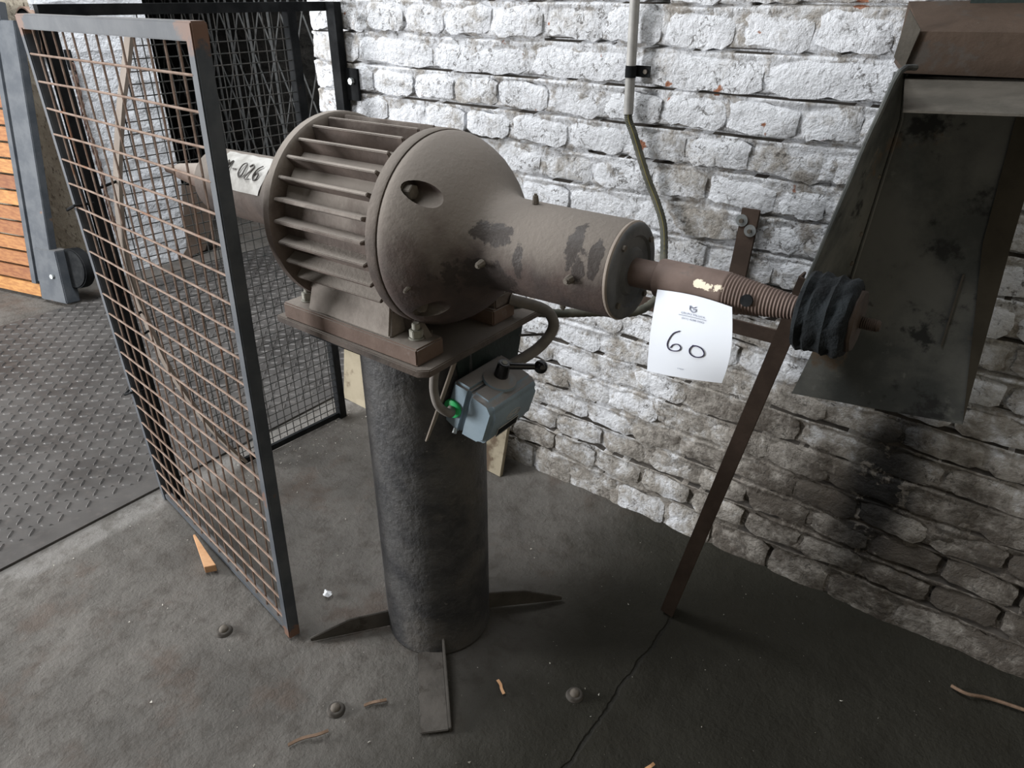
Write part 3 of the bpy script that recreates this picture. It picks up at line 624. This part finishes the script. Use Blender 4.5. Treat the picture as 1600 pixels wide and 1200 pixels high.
# spindles
def spindle_mat():
    t = NT('brown_spindle'); p = t.obj(); x, y, z = t.sep(p); n = t.noise(p, 14, 6); n2 = t.noise(p, 50, 6, .7)
    col = t.mix(t.ramp(n, .35, .65), (.12, .083, .068), (.17, .122, .102)); col = t.mix(t.ramp(t.noise(p, 30, 5), .6, .75), col, (.10, .085, .075))
    # bare scuffed patch on the camera side
    dx = t.math('DIVIDE', t.math('SUBTRACT', x, .583), .024); dz = t.math('DIVIDE', t.math('SUBTRACT', z, 1.038), .0065)
    d = t.math('ADD', t.math('MULTIPLY', dx, dx), t.math('MULTIPLY', dz, dz)); m = t.ramp(t.math('ADD', d, t.math('MULTIPLY_ADD', n2, 7., -3.4)), .75, .45)
    m = t.math('MULTIPLY', m, t.ramp(y, -.01, -.015)); col = t.mix(m, col, (.85, .74, .58))
    return t.fin(col, .68, 0, t.bump(n2, .2, .003), .3)
m_spindle = spindle_mat()
sp = lathe([(-.472, .0), (-.472, .0222), (-.4245, .0222), (-.4205, .0285), (-.417, .0292), (-.318, .0292)]+[q for i in range(23) for q in ((-.316+i*.0046, .0288-i*.00062+.0006), (-.3137+i*.0046, .0286-i*.00062-.0007))]+[(-.205, .0135), (-.205, 0)], 40).obj('spindle', m_spindle, mc, label='brown spindle with tapered screw thread')
hd = (fwd*-1); e = Vector((0, -.98, .18)).normalized()
MB().cyl(ap(-.279)+e*.012, ap(-.279)+e*.0262, .0085, n=18).obj('hole_shade_disc', m_black, sp, label='black disc for the dark inside of the cross hole')  # black disc paints the darkness of a hole, spindle itself is solid
lathe([(-1.53, .0), (-1.53, .040), (-1.54, .040), (-1.56, .037), (-1.60, .032), (-1.66, .024), (-1.705, .0185), (-1.712, .012), (-1.76, .010), (-1.762, 0)], 28).obj('spindle', m_brown, mc)
m_darkbrown = simple('greasy_brown_steel', (.028, .019, .014), (.05, .034, .025), 20, .7)
# buffing head: layers of blackened cloth
bw = MB(); prof = []
for i in range(4):
    x0 = -.212+i*.0165
    prof += [(x0, .040+.0105*(i > 0)), (x0+.0035, .0520 + .0015*math.sin(i*2)), (x0+.0085, .0535+.001*math.cos(i*3)), (x0+.0135, .0512)]
prof = [(-.214, .012), (-.213, .034)]+prof+[(-.1455, .046), (-.1435, .040), (-.1435, .0)]
bf = lathe(prof, 40, lambda k, a: .02*math.sin(5*a+k*1.3)+.015*math.sin(11*a+k*.7)+.012*math.sin(19*a+2.1*k)).obj('buffing_wheel', m_buff, mc, label='blackened cloth buffing head')
lathe([(-.1445, .0), (-.1445, .042), (-.1415, .0425), (-.1385, .040), (-.1375, .0)], 10).obj('face_washer', m_darkbrown, bf)
lathe([(-.1375, .0), (-.1375, .0105)]+[q for i in range(9) for q in ((-.137+i*.0026, .0085), (-.1357+i*.0026, .0073))]+[(-.1125, .006), (-.1125, 0)], 12).obj('threaded_stub', m_darkbrown, bf)
# paper label on the rear horn
lb = MB(); nn = 10
def horn_pt(x, a, lift=.0012): return ap(x, a, .0735+lift)
vs = [horn_pt(x+.012*math.sin(3*j/nn), math.radians(8+72*j/nn), .0015+.001*math.sin(x*200+j)) for j in range(nn+1) for x in np.linspace(-1.462, -1.295, 9)]
lb.add(vs, [(j*9+i, j*9+i+1, (j+1)*9+i+1, (j+1)*9+i) for j in range(nn) for i in range(8)], True)
lbo = lb.obj('paper_label', m_tag, mc, label='grubby paper label with a handwritten number')
STROKES = {'M': [[(0, 0), (.12, 1), (.35, .45), (.6, 1), (.66, 0)]], '-': [[(.1, .45), (.5, .45)]], '0': [[(.3, 0), (.08, .2), (.08, .8), (.32, 1), (.56, .8), (.56, .2), (.3, 0)]],
           '2': [[(.05, .8), (.25, 1), (.5, .85), (.45, .6), (.05, 0), (.58, 0)]], '6': [[(.5, 1), (.2, .75), (.05, .3), (.2, 0), (.5, .08), (.55, .4), (.3, .5), (.1, .3)]]}
lt = MB(); cx = -1.425
for chh in 'M-026':
    for stk in STROKES[chh]:
        pts = smooth([(a*.030, b, 0) for a, b in stk], 3)
        lt.tube([horn_pt(cx+p.x, math.radians(58-p.y*26), .0038) for p in pts], .0016, 4)
    cx += .0255 if chh != 'M' else .029
lt.obj('lettering', m_tagink, lbo)

# switch box hung under the plate
TH = math.radians(17); SP0 = Vector((-.781, .88, .753)); sex = Vector((math.cos(TH), 0, -math.sin(TH))); sez = Vector((math.sin(TH), 0, math.cos(TH))); sey = Vector((0, 1, 0))
sw = lambda u, v, w: SP0+sex*u+sey*v+sez*w
def swprism(poly, v0, v1): return MB().prism([sw(u, v0, w) for u, w in poly], sey*(v1-v0))
sb = swprism([(-.004, .0), (.036, .004), (.036, -.112), (-.004, -.104), (-.008, -.09)], .002, .148).obj('switch_base', m_switch, mc, bevel=.006, label='blue-grey cast switch base')
cv = swprism([(.036, .003), (.084, .003), (.101, -.014), (.101, -.086), (.084, -.104), (.036, -.113)], .0, .148).obj('switch_cover', m_switch, mc, bevel=.009, seg=3, label='blue-grey cast switch cover')
MB().lathe([(0, .0), (0, .034), (.006, .033), (.008, .026), (.010, .022), (.014, .014), (.014, 0)], sw(.050, .075, .001), sez, 32).obj('handle_boss', m_switch, cv)
hb = MB(); c0 = sw(.050, .075, .012); hb.cyl(c0, c0+sez*.034, .0145, .012, n=20); hub = hb.obj('switch_handle', m_blackgloss, mc, label='glossy black ball-ended switch lever', bevel=.0015)
ball = sw(.1005, .117, .05); hdv = (ball-(c0+sez*.027)).normalized()
MB().cyl(c0+sez*.026+hdv*.008, ball, .0068, .0058, n=14).obj('lever', m_blackgloss, hub); MB().sphere(ball+hdv*.004, .0135, 20, 14).obj('ball', m_blackgloss, hub)
MB().cyl(c0+sez*.034, c0+sez*.0352, .006, n=6, smooth=False).obj('cap_screw', m_nut, hub)
g0 = sw(.010, .0, -.060)
gl = MB().lathe([(0, .0), (0, .0195), (-.005, .0195), (-.007, .017), (-.007, 0)], g0+sey*.002, sey, 28).obj('cable_gland', m_green, sb, label='bright green plastic gland')
MB().cyl(sw(.026, .003, -.104), sw(.030, -.004, -.110), .0045, n=10).obj('screw', m_washer, sb)
# name plate and oval badge on the right-hand face
rp = lambda v, w, l=.0: SP0+sex*(.1012+l)+sey*v+sez*w
MB().tube([rp(.074+.021*math.cos(t), -.047+.011*math.sin(t)) for t in [2*math.pi*i/28 for i in range(28)]], .0010, 5, closed=True).tube([rp(.074+.016*math.cos(t), -.047+.0035*math.sin(t*2)) for t in [2*math.pi*i/20 for i in range(20)]], .0008, 5, closed=True).tube([rp(.062, -.049), rp(.086, -.045)], .0008, 5).obj('badge', m_conduit, cv, label='raised oval badge')
npl = MB().hexa([rp(.03, -.083), rp(.095, -.083), rp(.095, -.083, .001), rp(.03, -.083, .001), rp(.03, -.063), rp(.095, -.063), rp(.095, -.063, .001), rp(.03, -.063, .001)]).obj('name_plate', m_black, cv, label='black name plate with pale border')
MB().tube([rp(v, w, .001) for v, w in ((.03, -.083), (.0625, -.083), (.095, -.083), (.095, -.073), (.095, -.063), (.0625, -.063), (.03, -.063), (.03, -.073))], .0011, 4, closed=True).obj('border', m_conduit, npl)
MB().bar((-.785, .885, .79), (-.835, .852, .615), .003, .012, (0, 1, 0)).obj('mounting_strip', m_strap, mc); MB().cyl((-.79, 1.10, .765), (-.742, 1.12, .774), .0028, n=8).obj('cable_tie_rod', m_cable, mc)
# cables
MB().tube(smooth([(-.80, .86, .80), (-.802, .848, .775), (-.80, .842, .745), (-.79, .842, .715), (-.775, .856, .698), tuple(g0-sey*.004), tuple(g0+sey*.01)], 5), .0085, 12).obj('switch_cable', m_cable, mc)
MB().tube(smooth([(-.765, 1.01, .73), (-.758, 1.03, .735), (-.733, 1.08, .757), (-.720, 1.11, .784), (-.717, 1.115, .812), (-.74, 1.11, .835), (-.80, 1.08, .85)], 6), .0115, 12).obj('motor_cable', m_cable, mc)

# ------------------------------------------------------------------ paper sheet with lot number
ps = thing('paper_sheet', 'white paper sheet with handwritten number taped to the spindle', 'paper', (-.35, .905, .89))
pw, phh = .1145, .1285
def pq(u, v, lift=0):    # u right 0..1, v down 0..1
    a = Vector((-.4075, .9115, 1.0175)); b = Vector((-.2945, .9115, 1.0185)); c = Vector((-.4015, .893, .8925)); d = Vector((-.288, .902, .905))
    p = (a*(1-u)+b*u)*(1-v)+(c*(1-u)+d*u)*v
    bow = math.sin(math.pi*v)*.010*(.55+.45*u)+.004*math.sin(math.pi*u)*v
    p = p+Vector((0.0, -1, 0))*bow + Vector((.010*math.sin(math.pi*v)*(u), 0, 0)) + Vector((0, 0, .004*math.sin(math.pi*u)*(1-v)))
    return p+Vector((0, -1, .12)).normalized()*lift
nu, nv = 14, 16; vs = [pq(i/nu, j/nv) for j in range(nv+1) for i in range(nu+1)]; vs += [pq(i/nu, j/nv, -.0004) for j in range(nv+1) for i in range(nu+1)]; N1 = (nu+1)*(nv+1)
fs = [(j*(nu+1)+i, (j+1)*(nu+1)+i, (j+1)*(nu+1)+i+1, j*(nu+1)+i+1) for j in range(nv) for i in range(nu)]; fs += [tuple(q+N1 for q in f[::-1]) for f in fs]
MB().add(vs, fs, True).obj('sheet', m_paper, ps)
def stroke(mb, pts, r, lift=.0008):
    mb.tube([pq(p.x, p.y, lift) for p in smooth([(a, b, 0) for a, b in pts], 4)], r, 4)
hw = MB(); stroke(hw, [(.375, .415), (.30, .455), (.255, .53), (.24, .60), (.27, .655), (.335, .665), (.395, .645), (.415, .605), (.375, .575), (.315, .59), (.285, .635)], .00085)
hw.obj('handwritten_digit', m_ink, ps)
hw = MB(); stroke(hw, [(.56, .545), (.525, .60), (.54, .655), (.61, .685), (.68, .665), (.705, .62), (.67, .565), (.60, .545), (.55, .56)], .00085)
hw.obj('handwritten_digit', m_ink, ps)
lg_ = MB()
for s_ in ([(.465, .115), (.465, .155), (.502, .178), (.545, .165), (.545, .140), (.51, .150)], [(.465, .115), (.50, .135), (.545, .115)]):
    lg_.tube([pq(a, b, .0007) for a, b in s_], .00062, 4)
lg_.obj('printed_logo', m_print, ps)
def text_on(txt, u0, u1, vc, hgt, name):
    cu = bpy.data.curves.new(name, 'FONT'); cu.body = txt; cu.size = 1; cu.resolution_u = 2
    to = bpy.data.objects.new(name, cu); COL.objects.link(to); bpy.context.view_layer.update()
    me = bpy.data.meshes.new_from_object(to.evaluated_get(bpy.context.evaluated_depsgraph_get())); bpy.data.objects.remove(to)
    xs_ = [v.co.x for v in me.vertices]; x0, x1 = min(xs_), max(xs_)
    off = rootloc(ps)
    for v in me.vertices:
        u = u0+(v.co.x-x0)/(x1-x0)*(u1-u0); w = vc+hgt*(.5-v.co.y/.72)
        v.co = pq(u, w, .0006)-off
    me.materials.clear(); me.materials.append(m_print); o = bpy.data.objects.new(name, me); COL.objects.link(o); o.parent = ps; return o
text_on('GRUPO MILUCA', .36, .665, .205, .022, 'printed_heading')
text_on('(011) 4288-0462', .375, .655, .262, .020, 'printed_line')
text_on('copy', .415, .50, .875, .018, 'printed_line')
sm_ = MB()
for i in range(19):
    u = .335+i*.0185; sm_.tube([pq(u, .232, .0006), pq(u+.011, .232, .0006)], .0004, 4)
sm_.obj('printed_small_line', m_print, ps)

# ------------------------------------------------------------------ conduit on the wall and flexible lead
cp = thing('conduit_pipe', 'pale grey rigid conduit clipped to the wall above the spindle', 'conduit', (-.826, 1.575, 1.148))
MB().cyl((-.824, 1.572, 1.148), (-.838, 1.572, 1.70), .0112, n=20).obj('pipe', m_conduit, cp)
cl = MB().lathe([(0, .0118), (0, .0128), (.025, .0128), (.025, .0118)], (-.826, 1.572, 1.226), (0, 0, 1), 20).box((-.826, 1.5845, 1.227), (-.784, 1.587, 1.251)).obj('clip', m_black, cp)
MB().cyl((-.795, 1.583, 1.239), (-.795, 1.580, 1.239), .005, n=10).obj('screw', m_bolt, cl)
fx = smooth([(-.8245, 1.572, 1.16), (-.822, 1.572, 1.135), (-.806, 1.572, 1.105), (-.763, 1.572, 1.015), (-.728, 1.571, .955), (-.70, 1.56, .905), (-.672, 1.52, .84), (-.642, 1.45, .785), (-.632, 1.32, .785), (-.69, 1.25, .792), (-.755, 1.20, .79), (-.80, 1.15, .80), (-.84, 1.11, .83)], 14)
fo = thing('flexible_conduit', 'olive corrugated flexible conduit looping from wall to motor', 'conduit', (-.76, 1.5, .79))
MB().tube(fx, [.0098 if (i % 2) else .0088 for i in range(len(fx))], 12).obj('hose', m_flex, fo)
m_yel = simple('yellow_trace', (.17, .15, .05), (.22, .19, .07), 20, .7)
MB().tube([p+Vector((.0045, -.0085, .001)) for p in fx[4:90]], .0013, 5).obj('yellow_wire', m_yel, fo, label='thin yellow-green earth wire')

# wall bracket with two washers
wk = thing('wall_bracket', 'flat brown steel strap held to the bricks by two washered bolts', 'bracket', (-.51, 1.588, .72))
MB().ribbon([(-.505, 1.585, .975), (-.508, 1.585, .90), (-.513, 1.585, .80), (-.516, 1.585, .72)], .042, .006, (1, 0, 0)).obj('strap', m_brownbar, wk, bevel=.0015)
for x, z in ((-.521, .947), (-.499, .927)):
    w0 = MB().cyl((x, 1.582, z), (x, 1.579, z), .0135, n=24).obj('washer', m_washer, wk); MB().cyl((x, 1.579, z), (x, 1.573, z), .0052, n=6, smooth=False).obj('bolt_head', m_bolt, w0)

# ------------------------------------------------------------------ extraction hood on a leaning leg
hdx = thing('dust_hood', 'dark sheet-metal dust hood on a leaning brown leg', 'hood', (-.448, 1.294, 0))
la, lb_ = Vector((-.455, 1.294, 0)), Vector((-.229, 1.302, 1.300)); lt_ = la+(lb_-la)*.725; ld = (lb_-la).normalized(); lx = Vector((1, 0, 0)); lx = (lx-ld*lx.dot(ld)).normalized()
leg = MB(); leg.bar(la+lx*.0, lt_, .034, .005, (0, 1, 0)); leg.bar(la-lx*.015+Vector((0, .017, 0)), lt_-lx*.015+Vector((0, .017, 0)), .005, .034, (0, 1, 0)); leg.obj('leg', m_brownbar, hdx, bevel=.001)
YB = 1.50
m_edge = simple('brown_grimy_edge', (.05, .043, .031), (.07, .06, .044), 10, .85)
bp = [(-.318, .604), (.012, .646), (-.013, 1.014), (-.024, 1.235), (-.237, 1.235), (-.256, .887), (-.29, .74)]
MB().prism([(x, YB, z) for x, z in bp], (0, .002, 0)).obj('back_sheet', m_hoodsheet, hdx, label='mottled sooty back sheet')
t_ = lambda z: la+(lb_-la)*(z/1.30)
sd = MB(); FE = [(-.292, .925), (-.281, .982), (-.269, 1.053), (-.256, 1.125), (-.244, 1.197), (-.230, 1.261), (-.2215, 1.295)]
pts_f = [Vector((float(np.interp(z, [q[1] for q in FE], [q[0] for q in FE])), 1.283, z)) for z in np.linspace(.925, 1.295, 8)]; pts_b = [Vector((float(np.interp(z, [.74, .887, 1.235, 1.275], [-.29, -.256, -.237, -.25])), YB, z)) for z in np.linspace(.74, 1.275, 8)]
vs = []
for a, b in zip(pts_f, pts_b): vs += [a, a*.5+b*.5+Vector((-.012, 0, 0)), b]
vs2 = [v+Vector((-.002, 0, 0)) for v in vs]; n_ = len(vs); fs = [(i*3+j, i*3+j+1, (i+1)*3+j+1, (i+1)*3+j) for i in range(7) for j in range(2)]
sd.add(vs+vs2, fs+[tuple(q+n_ for q in f[::-1]) for f in fs], True).obj('side_sheet', m_hoodsheet, hdx)
MB().tube(smooth([pts_f[-1]+Vector((.015, .03, .004))]+pts_f[::-1], 3), .0045, 8).obj('rolled_edge', m_hoodsheet, hdx)
MB().tube([Vector(p)+Vector((.003, -.006, 0)) for p in pts_b], .003, 6).obj('corner_bead', m_hoodsheet, hdx)
for z in (.99, .93, 1.10): MB().sphere((float(np.interp(z, [.74, .887, 1.235], [-.29, -.256, -.237]))-.004, YB-.02, z), .005, 8, 6).obj('rivet', m_bolt, hdx)
MB().prism([(.012, YB-.004, .648), (-.013, YB-.004, 1.015), (-.024, YB-.004, 1.235), (-.068, YB-.004, 1.235), (-.055, YB-.004, 1.007)], (0, .003, 0)).obj('edge_strip', m_edge, hdx)
MB().bar((-.068, YB-.004, .945), (-.066, YB-.004, .80), .0032, .004, (0, 1, 0)).obj('folded_seam', m_ledge, hdx)
MB().hexa([(-.207, 1.300, 1.236), (.10, 1.300, 1.252), (.10, 1.500, 1.283), (-.250, 1.500, 1.268), (-.207, 1.300, 1.2395), (.10, 1.300, 1.2555), (.10, 1.500, 1.287), (-.250, 1.500, 1.272)]).obj('top_ledge', m_ledge, hdx, label='dusty top sheet')
MB().prism([(-.2515, 1.47, 1.277), (-.238, 1.47, 1.342), (-.288, 1.585, 1.385), (-.288, 1.585, 1.285)], (.42, 0, .008)).obj('top_beam', m_beam, hdx, label='scuffed brown steel beam')
MB().prism([(-.262, 1.462, 1.375), (-.2375, 1.462, 1.345), (-.248, 1.462, 1.285), (-.268, 1.462, 1.302)], (0, .004, 0)).obj('end_plate', m_ledge, hdx)
MB().box((-.250, 1.502, 1.20), (.15, 1.506, 1.33)).obj('gap_shade_sheet', m_black, hdx)  # dark sheet added to give the shaded gap between ledge and beam
MB().bar((-.735, 1.47, .742), (-.340, 1.47, .742), .006, .032, (0, 0, 1)).obj('brace', m_brownbar, hdx, label='horizontal brown brace bar')
MB().bar((-.515, 1.47, .742), (-.515, 1.585, .742), .006, .032, (0, 0, 1)).obj('wall_tie', m_brownbar, hdx)
top(MB().box((-.19, 1.575, 1.378), (.5, 1.598, 1.43)), 'wall_batten', m_dgreen, 'dark green batten on the wall above the hood', 'batten')

# ------------------------------------------------------------------ odds and ends on the floor
top(MB().hexa([(-1.955, 1.545, .0), (-1.15, 1.50, .0), (-1.15, 1.515, .0), (-1.955, 1.56, .0), (-1.955, 1.575, .20), (-1.15, 1.55, .20), (-1.15, 1.565, .20), (-1.955, 1.59, .20)]), 'leaning_board', m_beige, 'beige board leaning on the wall behind the pedestal', 'board', bevel=.002)
top(MB().hexa([(-1.690, .733, .004), (-1.525, .668, .004), (-1.508, .692, .004), (-1.686, .738, .004), (-1.688, .734, .010), (-1.525, .668, .026), (-1.508, .692, .026), (-1.686, .738, .010)]), 'wood_wedge', m_wedge, 'bright splintered wood wedge on the floor by the gate', 'wood wedge', bevel=.001)
for (x, y), lab in zip([(-.922, .599), (-1.315, .582), (-.516, .948)], ['rounded bolt head in the floor in front of the pedestal foot', 'rusty bolt head in the floor below the gate corner', 'dirt-caked bolt head in the floor beside the crack']):
    b = thing('floor_bolt', lab, 'bolt', (x, y, 0), 'bolt heads set in the floor')
    MB().cyl((x, y, -.004), (x, y, .004), .021, .017, n=20).obj('washer', m_footdust, b, bevel=.001); MB().sphere((x, y, .004), .0115, 14, 8, (1, 1, .9)).obj('head', m_bolt, b)
top(MB().tube(smooth([(.168, 1.479, .008), (.20, 1.472, .012), (.24, 1.492, .008), (.30, 1.500, .012), (.36, 1.512, .006)], 5), .004, 7), 'dry_root', m_twig, 'long pale twig lying in the dark corner by the wall', 'twig')
sc = MB(); pts = [(math.cos(t)*(.013+.004*math.sin(5*t)), math.sin(t)*(.011+.003*math.cos(4*t)), .004+.004*math.sin(3*t)) for t in [2*math.pi*i/14 for i in range(14)]]
sc.add([Vector(p)+Vector((-1.2, .815, .002)) for p in pts]+[Vector((-1.2, .815, .012))], [(i, (i+1) % 14, 14) for i in range(14)])
top(sc, 'paper_scrap', m_scrap, 'small crumpled white scrap on the floor by the gate foot', 'scrap')
def splinter(x, y, a, L, lab, m=m_twig, w=.004):
    d = Vector((math.cos(a), math.sin(a), 0)); p = Vector((x, y, .006)); s_ = Vector((-d.y, d.x, 0))
    top(MB().tube(smooth([p-d*L/2, p-d*L*.15+s_*L*.06, p+d*L*.2-s_*L*.03+zz*.003, p+d*L/2], 3), [w*.5]+[w]*8+[w*.4], 5) if False else MB().ribbon(smooth([p-d*L/2, p-d*L*.15+s_*L*.05, p+d*L*.2-s_*L*.03+zz*.003, p+d*L/2], 3), w*1.6, w*.7, (-d.y, d.x, .2)), 'wood_splinter', m, lab, 'splinter', 'wood splinters on the floor')
splinter(-.912, .515, 1.05, .085, 'long flat brown splinter on the floor below the bolt heads')
splinter(-.66, .86, -.55, .04, 'short splinter lying right of the front pedestal foot', m_wedge)
splinter(-.86, .66, .95, .05, 'thin pale splinter touching the front pedestal foot')
splinter(-.30, .885, 1.3, .035, 'tiny orange splinter at the bottom right of the floor', m_wedge)
lf = MB(); c0 = Vector((-2.75, 1.17, .012)); lf.add([c0+Vector(v) for v in ((-.03, 0, 0), (-.01, .016, .008), (.02, .014, .004), (.035, 0, .01), (.015, -.018, .006), (-.012, -.014, .002), (0, 0, .0))], [(0, 1, 6), (1, 2, 6), (2, 3, 6), (3, 4, 6), (4, 5, 6), (5, 0, 6)])
top(lf, 'dry_leaf', m_strap, 'small curled dry leaf on the chequer plate', 'leaf')
# crumbs of plaster: too many to count
cr = MB(); r3 = random.Random(5)
for i in range(330):
    if i < 150: x, y = XF+r3.gauss(.04, .05), r3.uniform(.95, 1.5)
    else: x, y = -1.9+1.9*r3.random()**1.6, r3.uniform(.35, 1.5)
    if (x-MX)**2+(y-MY)**2 < .02: continue
    r_ = r3.choice([.0015, .002, .0025, .004]); z = .001+float(floor_z(np.array([x]), np.array([y]))[0]); q = [Vector((r3.uniform(-1, 1), r3.uniform(-1, 1), r3.uniform(.1, 1.2)))*r_ for _ in range(5)]
    cr.add([Vector((x, y, z))+v for v in q], [(0, 1, 2), (0, 2, 3), (0, 3, 4), (1, 2, 4), (2, 3, 4), (0, 1, 4)])
top(cr, 'plaster_crumbs', m_crumb, 'scattered pale crumbs of plaster on the floor', 'debris')['kind'] = 'stuff'
